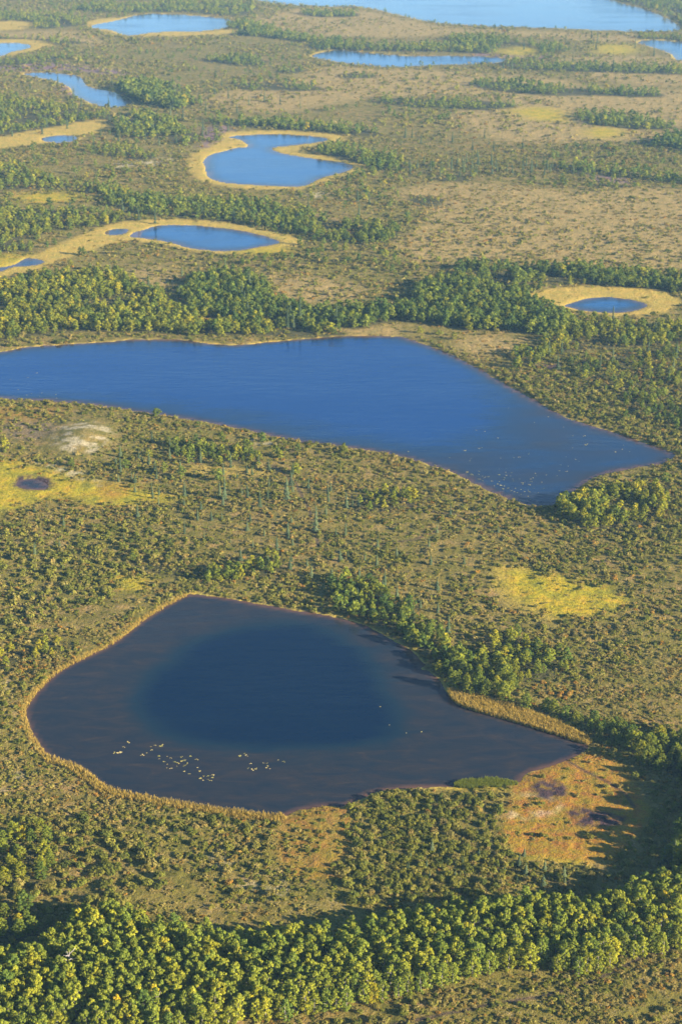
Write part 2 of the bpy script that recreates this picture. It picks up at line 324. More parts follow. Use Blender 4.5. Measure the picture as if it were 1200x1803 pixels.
# ------------------------------------------------------------------ materials
class NT:
    def __init__(s, name):
        s.m = bpy.data.materials.new(name)
        s.m.use_nodes = True
        s.t = s.m.node_tree
        s.t.nodes.clear()
        s.out = s.t.nodes.new('ShaderNodeOutputMaterial')

    def n(s, kind, ins=None, **kw):
        nd = s.t.nodes.new('ShaderNode' + kind)
        for k, v in kw.items():
            setattr(nd, k, v)
        for k, v in (ins or {}).items():
            if isinstance(v, bpy.types.NodeSocket):
                s.t.links.new(v, nd.inputs[k])
            else:
                nd.inputs[k].default_value = v
        return nd

    def mix(s, fac, a, b, mode='MIX'):
        nd = s.n('MixRGB', blend_type=mode)
        for k, v in ((0, fac), (1, a), (2, b)):
            if isinstance(v, bpy.types.NodeSocket):
                s.t.links.new(v, nd.inputs[k])
            elif isinstance(v, tuple):
                nd.inputs[k].default_value = (*v, 1)
            else:
                nd.inputs[k].default_value = v
        return nd.outputs[0]

    def noise(s, vec, scale, detail=3, rough=.55, dist=0):
        return s.n('TexNoise', {'Vector': vec, 'Scale': scale, 'Detail': detail, 'Roughness': rough, 'Distortion': dist}).outputs['Fac']

    def ramp(s, fac, stops, interp='LINEAR'):
        nd = s.n('ValToRGB', {'Fac': fac})
        nd.color_ramp.interpolation = interp
        e = nd.color_ramp.elements
        while len(e) < len(stops):
            e.new(0.5)
        for el, (p, c) in zip(e, stops):
            el.position = p
            el.color = (*c, 1) if isinstance(c, tuple) else (c, c, c, 1)
        return nd.outputs[0]

    def math(s, op, a, b=0.0, clamp=False):
        nd = s.n('Math', operation=op, use_clamp=clamp)
        for k, v in ((0, a), (1, b)):
            if isinstance(v, bpy.types.NodeSocket):
                s.t.links.new(v, nd.inputs[k])
            else:
                nd.inputs[k].default_value = v
        return nd.outputs[0]


def mat_ground():
    g = NT('bog_ground')
    pos = g.n('TexCoord').outputs['Object']
    a = g.n('Attribute', attribute_name='cover_a')
    b = g.n('Attribute', attribute_name='cover_b')
    sa = g.n('SeparateColor', {'Color': a.outputs['Color']}).outputs
    sb = g.n('SeparateColor', {'Color': b.outputs['Color']}).outputs
    big = g.noise(pos, .02, 4)
    mid = g.noise(pos, .16, 4, .6)
    fine = g.noise(pos, .75, 4, .65)
    tiny = g.noise(pos, 2.6, 3, .7)
    # dwarf-shrub tundra: olive, brown and rust with pale lichen flecks
    col = g.ramp(mid, [(.28, (.066, .068, .012)), (.45, (.116, .098, .018)), (.58, (.165, .118, .028)), (.74, (.24, .140, .044))])
    col = g.mix(g.ramp(big, [(.4, 0.), (.62, .55)]), col, (.130, .116, .018))
    col = g.mix(g.ramp(fine, [(.34, .7), (.48, 0.)]), col, (.045, .046, .016))
    lich = g.math('MULTIPLY', g.ramp(tiny, [(.55, 0.), (.68, 1.)]), g.ramp(mid, [(.45, .0), (.62, .75)]))
    col = g.mix(lich, col, (.33, .26, .175))
    # far heath: tan and even
    hcol = g.ramp(mid, [(.3, (.165, .140, .040)), (.55, (.265, .188, .062)), (.75, (.33, .225, .080))])
    hcol = g.mix(g.ramp(fine, [(.38, .7), (.52, 0.)]), hcol, (.09, .075, .03))
    col = g.mix(sb['Green'], col, hcol)
    pcol = g.ramp(fine, [(.35, (.10, .06, .06)), (.65, (.21, .14, .14))])
    col = g.mix(sb['Blue'], col, pcol)
    # forest floor
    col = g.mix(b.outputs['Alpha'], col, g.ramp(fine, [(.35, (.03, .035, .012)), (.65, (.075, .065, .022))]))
    # sedge
    sc = g.ramp(fine, [(.3, (.20, .145, .026)), (.5, (.33, .228, .046)), (.7, (.40, .28, .062))])
    sc = g.mix(g.ramp(mid, [(.42, 0.), (.68, .75)]), sc, (.21, .195, .035))
    col = g.mix(g.math('MULTIPLY', sa['Red'], g.ramp(fine, [(.3, .6), (.5, 1.)])), col, sc)
    mc = g.ramp(mid, [(.3, (.13, .135, .014)), (.45, (.25, .215, .012)), (.58, (.34, .245, .014)), (.72, (.36, .20, .022))])
    mc = g.mix(g.ramp(fine, [(.36, .75), (.52, 0.)]), mc, (.11, .10, .014))
    col = g.mix(sa['Green'], col, mc)
    bc = g.ramp(g.noise(pos, .28, 5, .65), [(.28, (.12, .120, .012)), (.40, (.21, .150, .011)), (.52, (.25, .140, .013)), (.63, (.25, .098, .018)), (.76, (.15, .130, .014))])
    bc = g.mix(g.ramp(tiny, [(.38, .75), (.52, 0.)]), bc, (.10, .06, .03))
    col = g.mix(sa['Blue'], col, bc)
    sand = g.ramp(fine, [(.3, (.22, .19, .12)), (.5, (.42, .36, .25)), (.7, (.52, .46, .33))])
    col = g.mix(g.math('MULTIPLY', sb['Red'], g.ramp(tiny, [(.38, .12), (.56, 1.)])), col, sand)
    col = g.mix(a.outputs['Alpha'], col, g.ramp(fine, [(.35, (.022, .016, .020)), (.7, (.07, .04, .042))]))
    hgt = g.math('ADD', g.math('MULTIPLY', fine, .9), g.math('MULTIPLY', tiny, .35))
    bump = g.n('Bump', {'Height': hgt, 'Strength': .9, 'Distance': .55})
    bs = g.n('BsdfPrincipled', {'Base Color': col, 'Roughness': .95, 'Normal': bump.outputs[0]})
    bs.inputs['Specular IOR Level'].default_value = .1
    g.t.links.new(bs.outputs[0], g.out.inputs[0])
    return g.m


def mat_water():
    g = NT('lake_water')
    pos = g.n('TexCoord').outputs['Object']
    bed = g.n('Attribute', attribute_name='bed').outputs
    d = g.n('SeparateColor', {'Color': bed['Color']}).outputs
    str_ = g.n('Mapping', {'Vector': pos, 'Scale': (.35, 1, 1)}).outputs[0]
    blot = g.noise(str_, .09, 5, .65, .6)
    weed = g.noise(str_, .28, 5, .7, .8)
    shallow = g.ramp(weed, [(.34, (.009, .015, .025)), (.5, (.015, .018, .025)), (.62, (.022, .021, .024)), (.74, (.036, .030, .026))])
    dep = g.math('ADD', d['Red'], g.math('MULTIPLY', g.math('SUBTRACT', blot, .5), 1.0), clamp=True)
    deep = g.mix(d['Blue'], (.0002, .008, .027), (.0003, .016, .098))
    deep = g.mix(bed['Alpha'], deep, (.006, .055, .165))
    mid = g.mix(d['Blue'], (.005, .016, .029), (.006, .026, .072))
    col = g.mix(g.ramp(dep, [(.12, 0.), (.5, 1.)]), shallow, mid)
    col = g.mix(g.ramp(dep, [(.5, 0.), (.92, 1.)]), col, deep)
    edge = g.math('MULTIPLY', d['Green'], g.ramp(weed, [(.3, .5), (.6, 1.)]))
    col = g.mix(edge, col, (.095, .050, .034))
    spec = g.math('ADD', .15, g.math('MULTIPLY', bed['Alpha'], .35))
    rip = g.noise(g.n('Mapping', {'Vector': pos, 'Scale': (.8, 1.6, 1), 'Rotation': (0, 0, .25)}).outputs[0], .9, 3, .6)
    swell = g.noise(g.n('Mapping', {'Vector': pos, 'Scale': (.5, 1.5, 1), 'Rotation': (0, 0, .2)}).outputs[0], .16, 4, .65)
    rip = g.math('ADD', rip, g.math('MULTIPLY', swell, 3.0))
    wind = g.noise(str_, .03, 4, .6, .5)
    bump = g.n('Bump', {'Height': rip, 'Strength': g.ramp(wind, [(.35, .04), (.65, .30)]), 'Distance': .25})
    bs = g.n('BsdfPrincipled', {'Base Color': col, 'Roughness': g.ramp(wind, [(.4, .05), (.65, .16)]), 'IOR': 1.33, 'Specular IOR Level': spec, 'Normal': bump.outputs[0]})
    g.t.links.new(bs.outputs[0], g.out.inputs[0])
    return g.m


def mat_leaf(name, stops, trans=.46, flutter=.38):
    """foliage: hue and brightness of the plant come from 'tint' (on the mesh or on the object), each leaf varies by 'leaf'"""
    g = NT(name)
    t1 = g.n('Attribute', attribute_name='tint', attribute_type='GEOMETRY').outputs['Vector']
    t2 = g.n('Attribute', attribute_name='tint', attribute_type='OBJECT').outputs['Vector']
    t = g.n('SeparateXYZ', {'Vector': g.n('VectorMath', {0: t1, 1: t2}, operation='ADD').outputs[0]}).outputs
    lf = g.n('Attribute', attribute_name='leaf', attribute_type='GEOMETRY').outputs['Fac']
    hue = g.math('ADD', t['X'], g.math('MULTIPLY', g.math('SUBTRACT', lf, .5), .22))
    col = g.ramp(hue, stops)
    val = g.math('MULTIPLY', g.math('ADD', t['Y'], 0.0), g.math('ADD', g.math('MULTIPLY', lf, flutter), 1 - flutter * .5))
    col = g.n('VectorMath', {0: col, 1: val}, operation='MULTIPLY').outputs[0]
    g.t.links.new(val, g.t.nodes[-1].inputs[1])
    df = g.n('BsdfDiffuse', {'Color': col, 'Roughness': .3})
    tr = g.n('BsdfTranslucent', {'Color': col})
    mx = g.n('MixShader', {0: trans, 1: df.outputs[0], 2: tr.outputs[0]})
    g.t.links.new(mx.outputs[0], g.out.inputs[0])
    return g.m


def mat_bark(name, c1, c2):
    g = NT(name)
    pos = g.n('TexCoord').outputs['Object']
    st = g.n('Mapping', {'Vector': pos, 'Scale': (1, 1, 3)}).outputs[0]
    col = g.ramp(g.noise(st, 2.5, 4, .7), [(.4, c1), (.6, c2)])
    bs = g.n('BsdfPrincipled', {'Base Color': col, 'Roughness': .9})
    g.t.links.new(bs.outputs[0], g.out.inputs[0])
    return g.m


M_GROUND = mat_ground()
M_WATER = mat_water()
M_BIRCH = mat_leaf('birch_leaf', [(0., (.050, .085, .026)), (.3, (.090, .140, .026)), (.5, (.180, .210, .026)), (.7, (.290, .275, .022)), (.85, (.44, .32, .02)), (1., (.50, .25, .02))])
M_SCRUB = mat_leaf('scrub_leaf', [(0., (.070, .095, .022)), (.3, (.150, .165, .026)), (.5, (.230, .215, .036)), (.68, (.275, .225, .075)), (.85, (.28, .20, .045)), (1., (.34, .18, .03))])
M_SPRUCE = mat_leaf('spruce_needle', [(0., (.034, .054, .028)), (.5, (.070, .096, .046)), (1., (.12, .140, .06))], .2)
M_REED = mat_leaf('reed_blade', [(0., (.27, .22, .040)), (.5, (.40, .28, .055)), (1., (.50, .36, .10))], .3)
M_BARK = mat_bark('pale_bark', (.10, .085, .07), (.36, .33, .29))
M_DARKBARK = mat_bark('dark_bark', (.05, .04, .03), (.11, .085, .065))
M_PAD = mat_leaf('lily_leaf', [(0., (.22, .24, .06)), (.5, (.45, .38, .13)), (1., (.62, .52, .26))], .1)


# ------------------------------------------------------------------ mesh helpers
def quad_mesh(name, V, Q, mat, attrs=None, smooth=False):
    me = bpy.data.meshes.new(name)
    V = np.ascontiguousarray(V, np.float32)
    Q = np.ascontiguousarray(Q, np.int32)
    me.vertices.add(len(V))
    me.vertices.foreach_set('co', V.ravel())
    me.loops.add(Q.size)
    me.loops.foreach_set('vertex_index', Q.ravel())
    me.polygons.add(len(Q))
    me.polygons.foreach_set('loop_start', np.arange(0, Q.size, Q.shape[1], dtype=np.int32))
    me.update(calc_edges=True)
    for k, (typ, arr) in (attrs or {}).items():
        at = me.attributes.new(k, typ, 'POINT')
        key = {'FLOAT': 'value', 'FLOAT_VECTOR': 'vector', 'FLOAT_COLOR': 'color'}[typ]
        at.data.foreach_set(key, np.ascontiguousarray(arr, np.float32).ravel())
    if smooth:
        me.polygons.foreach_set('use_smooth', np.ones(len(Q), bool))
    me.materials.append(mat)
    return me


def link(name, me, parent=None):
    o = bpy.data.objects.new(name, me)
    C.objects.link(o)
    if parent:
        o.parent = parent
    return o


def tag(o, label=None, cat=None, group=None, kind=None):
    if label:
        o['label'] = label
    if cat:
        o['category'] = cat
    if group:
        o['group'] = group
    if kind:
        o['kind'] = kind


def cards(cen, nrm, size, rng, aspect=1.0):
    """leaf cards: one quad per centre, facing nrm, turned at random"""
    n = len(cen)
    nrm = nrm / (np.linalg.norm(nrm, axis=1, keepdims=True) + 1e-9)
    r = rng.normal(size=(n, 3))
    u = np.cross(nrm, r)
    u /= np.linalg.norm(u, axis=1, keepdims=True) + 1e-9
    v = np.cross(nrm, u)
    s = np.asarray(size).reshape(-1, 1) * .5
    jit = rng.uniform(.7, 1.25, (4, n, 1))
    V = np.stack([cen + (-u) * s * jit[0] + nrm * 0, cen - v * s * aspect * jit[1], cen + u * s * jit[2], cen + v * s * aspect * jit[3]], 1)
    Q = np.arange(n * 4).reshape(n, 4)
    return V.reshape(-1, 3), Q


def crown(rng, nl, leaves, size, rx, z0, z1, lobe):
    """birch-like crown: lobes of leaf clumps spread through an egg from z0 to z1"""
    cen, nrm, lf = [], [], []
    for i in range(nl):
        t = (i + rng.uniform(0, 1)) / nl
        z = z0 + (z1 - z0) * t
        prof = math.sin(math.pi * min(1, .18 + .80 * t)) ** .75
        a = i * 2.4 + rng.uniform(-.5, .5)
        rr = rx * prof * rng.uniform(.35, .82)
        c = np.array([rr * math.cos(a), rr * math.sin(a), z])
        L = lobe * rng.uniform(.7, 1.25) * (.65 + .35 * prof)
        d = rng.normal(size=(leaves, 3))
        d /= np.linalg.norm(d, axis=1, keepdims=True)
        d[:, 2] = np.where(d[:, 2] < -.35, -d[:, 2] * .6, d[:, 2])
        rad = L * rng.uniform(.55, 1.08, (leaves, 1)) * np.array([1, 1, .85])
        cen.append(c + d * rad)
        nrm.append(d + rng.normal(size=(leaves, 3)) * .38 + np.array([.0, 0, .40]))
        lf.append(np.clip(rng.uniform(.25, .75) + rng.normal(size=leaves) * .2, 0, 1))
    cen, nrm, lf = np.concatenate(cen), np.concatenate(nrm), np.concatenate(lf)
    V, Q = cards(cen, nrm, size * rng.uniform(.7, 1.3, len(cen)), rng)
    return V, Q, np.repeat(lf, 4)


def bush(rng, nl, leaves, size, lobe=.5):
    cen, nrm, lf = [], [], []
    for i in range(nl):
        a = i * 2.4 + rng.uniform(-.6, .6)
        r = 0 if i == 0 and nl < 3 else rng.uniform(.2, .62)
        c = np.array([r * math.cos(a), r * math.sin(a), rng.uniform(.2, .55)])
        d = rng.normal(size=(leaves, 3))
        d /= np.linalg.norm(d, axis=1, keepdims=True)
        d[:, 2] = np.abs(d[:, 2]) * np.where(rng.uniform(size=leaves) < .2, -.5, 1)
        p = c + d * lobe * rng.uniform(.6, 1.1, (leaves, 1)) * np.array([1, 1, .9])
        p[:, 2] = np.maximum(p[:, 2], .03)
        cen.append(p)
        nrm.append(d + rng.normal(size=(leaves, 3)) * .4 + np.array([0, 0, .7]))
        lf.append(np.clip(rng.uniform(.25, .75) + rng.normal(size=leaves) * .22, 0, 1))
    cen, nrm, lf = np.concatenate(cen), np.concatenate(nrm), np.concatenate(lf)
    V, Q = cards(cen, nrm, size * rng.uniform(.65, 1.35, len(cen)), rng)
    return V, Q, np.repeat(lf, 4)


def tube(pts, rad, n=6):
    V, Q = [], []
    pts = [np.array(p, float) for p in pts]
    for i, p in enumerate(pts):
        d = pts[min(i + 1, len(pts) - 1)] - pts[max(i - 1, 0)]
        d /= np.linalg.norm(d) + 1e-9
        u = np.cross(d, [0.3, 1, .1])
        u /= np.linalg.norm(u)
        v = np.cross(d, u)
        for k in range(n):
            a = 2 * math.pi * k / n
            V.append(p + rad[i] * (math.cos(a) * u + math.sin(a) * v))
        if i:
            for k in range(n):
                a, b = (i - 1) * n + k, (i - 1) * n + (k + 1) % n
                Q.append((a, b, b + n, a + n))
    return np.array(V), np.array(Q)


def join(parts):
    V, Q, o = [], [], 0
    for v, q in parts:
        V.append(v)
        Q.append(q + o)
        o += len(v)
    return np.concatenate(V), np.concatenate(Q)


def birch_trunk(rng):
    lean = rng.normal(size=2) * .03
    P = [(0, 0, -.04), (lean[0] * .3, lean[1] * .3, .2), (lean[0], lean[1], .5), (lean[0] * 1.5, lean[1] * 1.5, .93)]
    parts = [tube(P, [.020, .016, .011, .003])]
    for k in range(5):
        a = k * 2.4 + rng.uniform(0, 1)
        z = .25 + .1 * k
        d = np.array([math.cos(a), math.sin(a), .9]) * rng.uniform(.12, .2)
        parts.append(tube([(lean[0] * z * 2, lean[1] * z * 2, z), tuple(np.array([lean[0] * z * 2, lean[1] * z * 2, z]) + d * .5), tuple(np.array([0, 0, z]) + d)], [.008, .006, .002], 4))
    return join(parts)


def spruce_crown(rng, tiers, per):
    """unit height; narrow uneven tiers of drooping sprays"""
    V, Q, lf = [], [], []
    for i in range(tiers):
        t = i / (tiers - 1)
        z = .06 + .90 * t
        R = (.125 * (1 - t) ** .75 + .012) * rng.uniform(.6, 1.25)
        for k in range(per):
            a = k * 2 * math.pi / per + i * 1.1 + rng.uniform(-.3, .3)
            r = R * rng.uniform(.65, 1.2)
            ca, sa_ = math.cos(a), math.sin(a)
            w = r * .62
            o = len(V)
            zz = z + rng.uniform(-.012, .012)
            V += [(0, 0, zz + .035), (ca * r * .6 - sa_ * w * .6, sa_ * r * .6 + ca * w * .6, zz - r * .18), (ca * r, sa_ * r, zz - r * .35), (ca * r * .6 + sa_ * w * .6, sa_ * r * .6 - ca * w * .6, zz - r * .18)]
            Q.append((o, o + 1, o + 2, o + 3))
            lf += [rng.uniform(.2, .8)] * 4
    o = len(V)
    for a in (0, 1.57):
        ca, sa_ = math.cos(a), math.sin(a)
        o = len(V)
        V += [(-.012 * ca, -.012 * sa_, .90), (.012 * ca, .012 * sa_, .90), (.004 * ca, .004 * sa_, 1.0), (-.004 * ca, -.004 * sa_, 1.0)]
        Q.append((o, o + 1, o + 2, o + 3))
        lf += [.6] * 4
    return np.array(V, float), np.array(Q), np.array(lf)


def mass(name, variants, pos, scale, yaw, hue, val, mat, kind_ix=None):
    """many plants in one mesh (what nobody could count)"""
    n = len(pos)
    if kind_ix is None:
        kind_ix = RNG.integers(0, len(variants), n)
    Vs, Qs, Ls, Ts, off = [], [], [], [], 0
    for k, (V, Q, L) in enumerate(variants):
        ii = np.nonzero(kind_ix == k)[0]
        if not len(ii):
            continue
        V = V.astype(np.float32)
        c, s = np.cos(yaw[ii])[:, None], np.sin(yaw[ii])[:, None]
        X = (V[None, :, 0] * c - V[None, :, 1] * s) * scale[ii, 0:1] + pos[ii, 0:1]
        Y = (V[None, :, 0] * s + V[None, :, 1] * c) * scale[ii, 0:1] + pos[ii, 1:2]
        Z = V[None, :, 2] * scale[ii, 1:2] + pos[ii, 2:3]
        Vs.append(np.stack([X, Y, Z], -1).reshape(-1, 3))
        Qs.append((Q[None] + (np.arange(len(ii)) * len(V))[:, None, None] + off).reshape(-1, 4))
        Ls.append(np.tile(L, len(ii)))
        t = np.zeros((len(ii), 3), np.float32)
        t[:, 0], t[:, 1] = hue[ii], val[ii]
        Ts.append(np.repeat(t, len(V), 0))
        off += len(ii) * len(V)
    me = quad_mesh(name, np.concatenate(Vs), np.concatenate(Qs), mat, {'leaf': ('FLOAT', np.concatenate(Ls)), 'tint': ('FLOAT_VECTOR', np.concatenate(Ts))})
    o = link(name, me)
    o['kind'] = 'stuff'
    return o


# ------------------------------------------------------------------ the ground
WATER_Z = -0.30


def relief(P):
    x, y = P[:, 0], P[:, 1]
    return (fbm(x, y, .35, 3, 2) - .5) * .35 + (fbm(x, y, .05, 5, 2) - .5) * .5


def lake_field(P, margin):
    d = np.full(len(P), margin)
    for k, p in LP.items():
        d = np.minimum(d, sdf(p, P, margin))
    return d


def cover_fields(P, warp=None):
    """weights 0..1 of each ground cover at points P"""
    x, y = P[:, 0], P[:, 1]
    amp = np.clip(y / 900, .35, 2.2)
    Q = P + np.stack([(fbm(x, y, .18, 21) - .5), (fbm(x, y, .18, 22) - .5)], 1) * (7.0 * amp)[:, None]
    soft = 1.6 * amp
    out = {}
    for k, polys in COVER.items():
        w = np.zeros(len(P))
        sf = soft * {'heath': 6, 'purple': 3.5, 'sand': 2.6, 'sedge': 1.5, 'bog': 2.2, 'mud': 1.6, 'meadow': 6.5}.get(k, 2.0)
        for j, p in enumerate(polys):
            d = sdf(p, Q, 40.0)
            w = np.maximum(w, (1 - sstep(-sf, sf, d)) * FAINT.get((k, j), 1))
        if k in ('sand', 'bog', 'meadow'):
            br = fbm(x, y, .30, 23, 3)
            w = np.clip(w * (.75 + .55 * br), 0, 1) if k != 'sand' else w * sstep(.38, .66, br) * .8
        if k == 'mud':
            w = w * (.35 + .65 * sstep(.30, .48, fbm(x, y, .55, 29, 3)))
        out[k] = w
    fr = np.zeros(len(P))
    for k, (pts, wd) in LAKES.items():
        d = sdf(LP[k], P, 60.0)
        n = sstep(.3, .7, fbm(x, y, .05, 31, 3))
        w = wd * (.15 + 1.6 * n)
        fr = np.maximum(fr, 1 - sstep(w * .6, w * 1.25 + .3, d))
    out['sedge'] = np.maximum(out['sedge'], fr)
    t = np.zeros(len(P))
    for tr in TRAILS:
        ring = np.concatenate([tr, tr[::-1]])
        d = np.abs(sdf(ring, P, 8.0))
        t = np.maximum(t, .75 * (1 - sstep(.15, .8, d)))
    out['mud'] = np.maximum(out['mud'], t)
    return out


WOODP = [(gpoly(p, 3), s, h, hu) for p, s, h, hu in WOODS]


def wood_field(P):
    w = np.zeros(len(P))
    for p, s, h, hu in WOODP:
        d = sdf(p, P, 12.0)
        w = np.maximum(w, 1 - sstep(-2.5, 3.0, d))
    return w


def build_ground():
    ys = [-1500., -900., -500., -200., 0., 120., 200.]
    y = 240.0
    while y < 2500:
        ys.append(y)
        zc = y * CD + H * SD
        y += max(.42, 1.25 * zc * zc / (F * H) / .567 * 0.95)
    while y < 9000:
        ys.append(y)
        y *= 1.06
    ys = np.array(ys)
    inner = np.linspace(-1.18, 1.18, 620)
    outer = 1.18 + np.geomspace(.05, 4.8, 16)
    us = np.concatenate([-outer[::-1], inner, outer])
    zc = np.maximum(ys, 200) * CD + H * SD
    X = us[None, :] * (.2 * zc)[:, None]
    Y = np.repeat(ys[:, None], len(us), 1)
    P = np.stack([X.ravel(), Y.ravel()], 1)
    amp = np.clip(P[:, 1] / 420, .6, 1.5)
    d = lake_field(P, 12.0) + (fbm(P[:, 0] / amp, P[:, 1] / amp, .33, 61, 3) - .5) * 1.7 * amp
    z = relief(P)
    bank = sstep(0, 2.4, d)
    z = np.where(d > 0, WATER_Z + .05 + (z - WATER_Z) * bank, WATER_Z + np.maximum(d, -3.0) * .45 + .05)
    # the sandy knoll left of the blue lake and the bank shaded by its own edge on the lake's far side
    kn = ground(140, 772)
    z += 2.4 * np.exp(-(((P[:, 0] - kn[0]) / 11) ** 2 + ((P[:, 1] - kn[1]) / 16) ** 2)) * (d > 0)
    cv = cover_fields(P)
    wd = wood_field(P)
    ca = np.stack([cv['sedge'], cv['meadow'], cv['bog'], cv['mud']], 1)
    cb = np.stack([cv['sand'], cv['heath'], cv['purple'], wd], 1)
    ny, nx = Y.shape
    i = np.arange(ny * nx).reshape(ny, nx)
    Q = np.stack([i[:-1, :-1], i[:-1, 1:], i[1:, 1:], i[1:, :-1]], -1).reshape(-1, 4)
    me = quad_mesh('ground', np.column_stack([P, z]), Q, M_GROUND, {'cover_a': ('FLOAT_COLOR', ca), 'cover_b': ('FLOAT_COLOR', cb)}, True)
    tag(link('ground', me), kind='structure')


def build_water():
    for lake_ix, (k, poly) in enumerate(LP.items()):
        lo, hi = poly.min(0), poly.max(0)
        far = (lo[1] + hi[1]) / 2
        cell = 1.6 if k == 'near' else max(.9, far / 220)
        gx = np.arange(lo[0] - 3 * cell, hi[0] + 3 * cell, cell)
        gy = np.arange(lo[1] - 3 * cell, hi[1] + 3 * cell, cell)
        X, Y = np.meshgrid(gx, gy)
        P = np.stack([X.ravel(), Y.ravel()], 1)
        d = sdf(poly, P)
        ny, nx = X.shape
        i = np.arange(ny * nx).reshape(ny, nx)
        Q = np.stack([i[:-1, :-1], i[:-1, 1:], i[1:, 1:], i[1:, :-1]], -1).reshape(-1, 4)
        keep = d[Q].min(1) < 1.2 * max(.6, far / 420) + 1.0 + cell
        Q = Q[keep]
        used, inv = np.unique(Q, return_inverse=True)
        P, d = P[used], d[used]
        Q = inv.reshape(-1, 4)
        if k == 'near':
            dep = sstep(9, -6, sdf(DEEP, P)) * .85 + .15 * sstep(30, 0, sdf(DEEP, P))
            blue = np.zeros(len(P))
        elif k == 'blue':
            dep = .35 + .65 * sstep(28, -12, sdf(DEEP2, P))
            dep *= sstep(1, -7, d)
            blue = np.ones(len(P))
        elif k == 'mud_pool':
            dep = np.zeros(len(P))
            blue = dep
        else:
            dep = sstep(0, -10, d) * .9
            blue = np.ones(len(P))
        bed = np.stack([dep, sstep(-2.2, -.2, d), blue, np.full(len(P), {'near': 0., 'blue': .38, 'mud_pool': 0.}.get(k, 1.0))], 1)
        me = quad_mesh('lake_water', np.column_stack([P, np.full(len(P), WATER_Z + .004 * (lake_ix % 5))]), Q, M_WATER, {'bed': ('FLOAT_COLOR', bed)}, True)
        tag(link('lake_water', me), kind='structure')


build_ground()
build_water()


# ------------------------------------------------------------------ where plants stand
def scatter(poly, spacing, jit=.42, rng=RNG, edge=1.2):
    lo, hi = poly.min(0), poly.max(0)
    gx = np.arange(lo[0], hi[0], spacing)
    gy = np.arange(lo[1], hi[1], spacing * .87)
    if not len(gx) or not len(gy):
        return np.zeros((0, 2))
    X, Y = np.meshgrid(gx, gy)
    X = X + (np.arange(len(gy)) % 2)[:, None] * spacing * .5
    P = np.stack([X.ravel(), Y.ravel()], 1) + rng.uniform(-jit, jit, (X.size, 2)) * spacing
    n = fbm(P[:, 0], P[:, 1], .07, 77, 2) - .5
    keep = (sdf(poly, P) < n * spacing * edge * 2) & (lake_field(P, 6.0) > 1.2)
    return P[keep]


def in_view(x, y, z=0, pad=0):
    px, py, zc = project(x, y, z)
    return (px > -pad) & (px < 1200 + pad) & (py > -pad) & (py < 1803 + pad)


trees = []        # x, y, height, crown width, hue, value, row tag
# the birch belt along the lower edge, planted by nature in rough rows
fr = ground(*zip(*[(-60, 1880), (100, 1852), (300, 1818), (450, 1800), (560, 1785), (640, 1768), (700, 1752), (800, 1730), (870, 1706), (940, 1706), (1030, 1716), (1100, 1690), (1280, 1650)]))
bk = ground(*zip(*[(-60, 1702), (60, 1690), (110, 1650), (150, 1618), (210, 1614), (260, 1642), (400, 1662), (530, 1656), (650, 1645), (750, 1618), (830, 1612), (900, 1600), (1040, 1600), (1130, 1570), (1280, 1525)]))
row = 0
while row < 24:
    x = -76 + (row % 2) * 1.2
    while x < 84:
        xx = x + random.uniform(-.75, .75)
        yf, yb = np.interp(xx, fr[:, 0], fr[:, 1]), np.interp(xx, bk[:, 0], bk[:, 1])
        yy = yf + row * 2.35 + random.uniform(-.75, .75)
        if yy < yb and random.random() > .05 and not (xx < -48 and -56 < xx and row < 2):
            h = random.gauss(6.2, .45) * (.86 if row == 0 or yy > yb - 3 else 1)
            trees.append((xx, yy, h, h * random.uniform(.52, .68), min(.66, max(.30, random.gauss(.52, .07))), random.uniform(1.05, 1.4), row))
        x += 2.35
    row += 1
N_BELT = len(trees)
for p, s, h, hu in WOODP:
    far = p[:, 1].mean() > 900
    for x, y in scatter(p, s * (.92 if far else .76)):
        hh = h * random.uniform(.55, 1.2) * (.68 if far else .76)
        trees.append((x, y, hh, hh * random.uniform(.6, .8), min(.7, max(.12, random.gauss(hu + .07, .09))), random.uniform(.8, 1.15), -1))
# loose trees over the scrub of the middle and far distance
lo_n = 0
for (y0, y1, n) in ((560, 800, 260), (800, 1300, 1500), (1300, 2300, 2600)):
    for _ in range(n):
        y = random.uniform(y0, y1)
        x = random.uniform(-1.15, 1.15) * .2 * (y * CD + H * SD)
        trees.append((x, y, random.uniform(2.5, 5.5), random.uniform(2.2, 4.2), min(.62, max(.2, random.gauss(.4, .1))), random.uniform(.75, 1.1), -2))
T = np.array(trees)
cvT = cover_fields(T[:, :2])
okT = (lake_field(T[:, :2], 6.0) > 1.5) & (cvT['meadow'] + cvT['sedge'] + cvT['bog'] < .5)
nz = fbm(T[:, 0], T[:, 1], .011, 55, 3)
loose = T[:, 6] == -2
okT &= (T[:, 6] != -1) | (T[:, 1] < 420) | (fbm(T[:, 0], T[:, 1], .035, 58, 3) > .33)
okT &= ~loose | ((nz > .47) & (cvT['heath'] < .4))
okT[:N_BELT] = True
T = T[okT]
gold = (RNG.uniform(size=len(T)) < np.where(T[:, 6] >= 0, .018, .005))
T[gold, 4] = RNG.uniform(.64, .82, gold.sum())

# ------------------------------------------------------------------ birches
brng = np.random.default_rng(3)
BIRCH_HI = []
for k in range(10):
    r = np.random.default_rng(100 + k)
    BIRCH_HI.append(crown(r, 42, 32, .052, .36, .03, .95, .090))
BIRCH_MD = [crown(np.random.default_rng(200 + k), 11, 24, .105, .30, .10, .90, .16) for k in range(8)]
BIRCH_LO = [crown(np.random.default_rng(300 + k), 6, 11, .17, .30, .12, .88, .2) for k in range(8)]

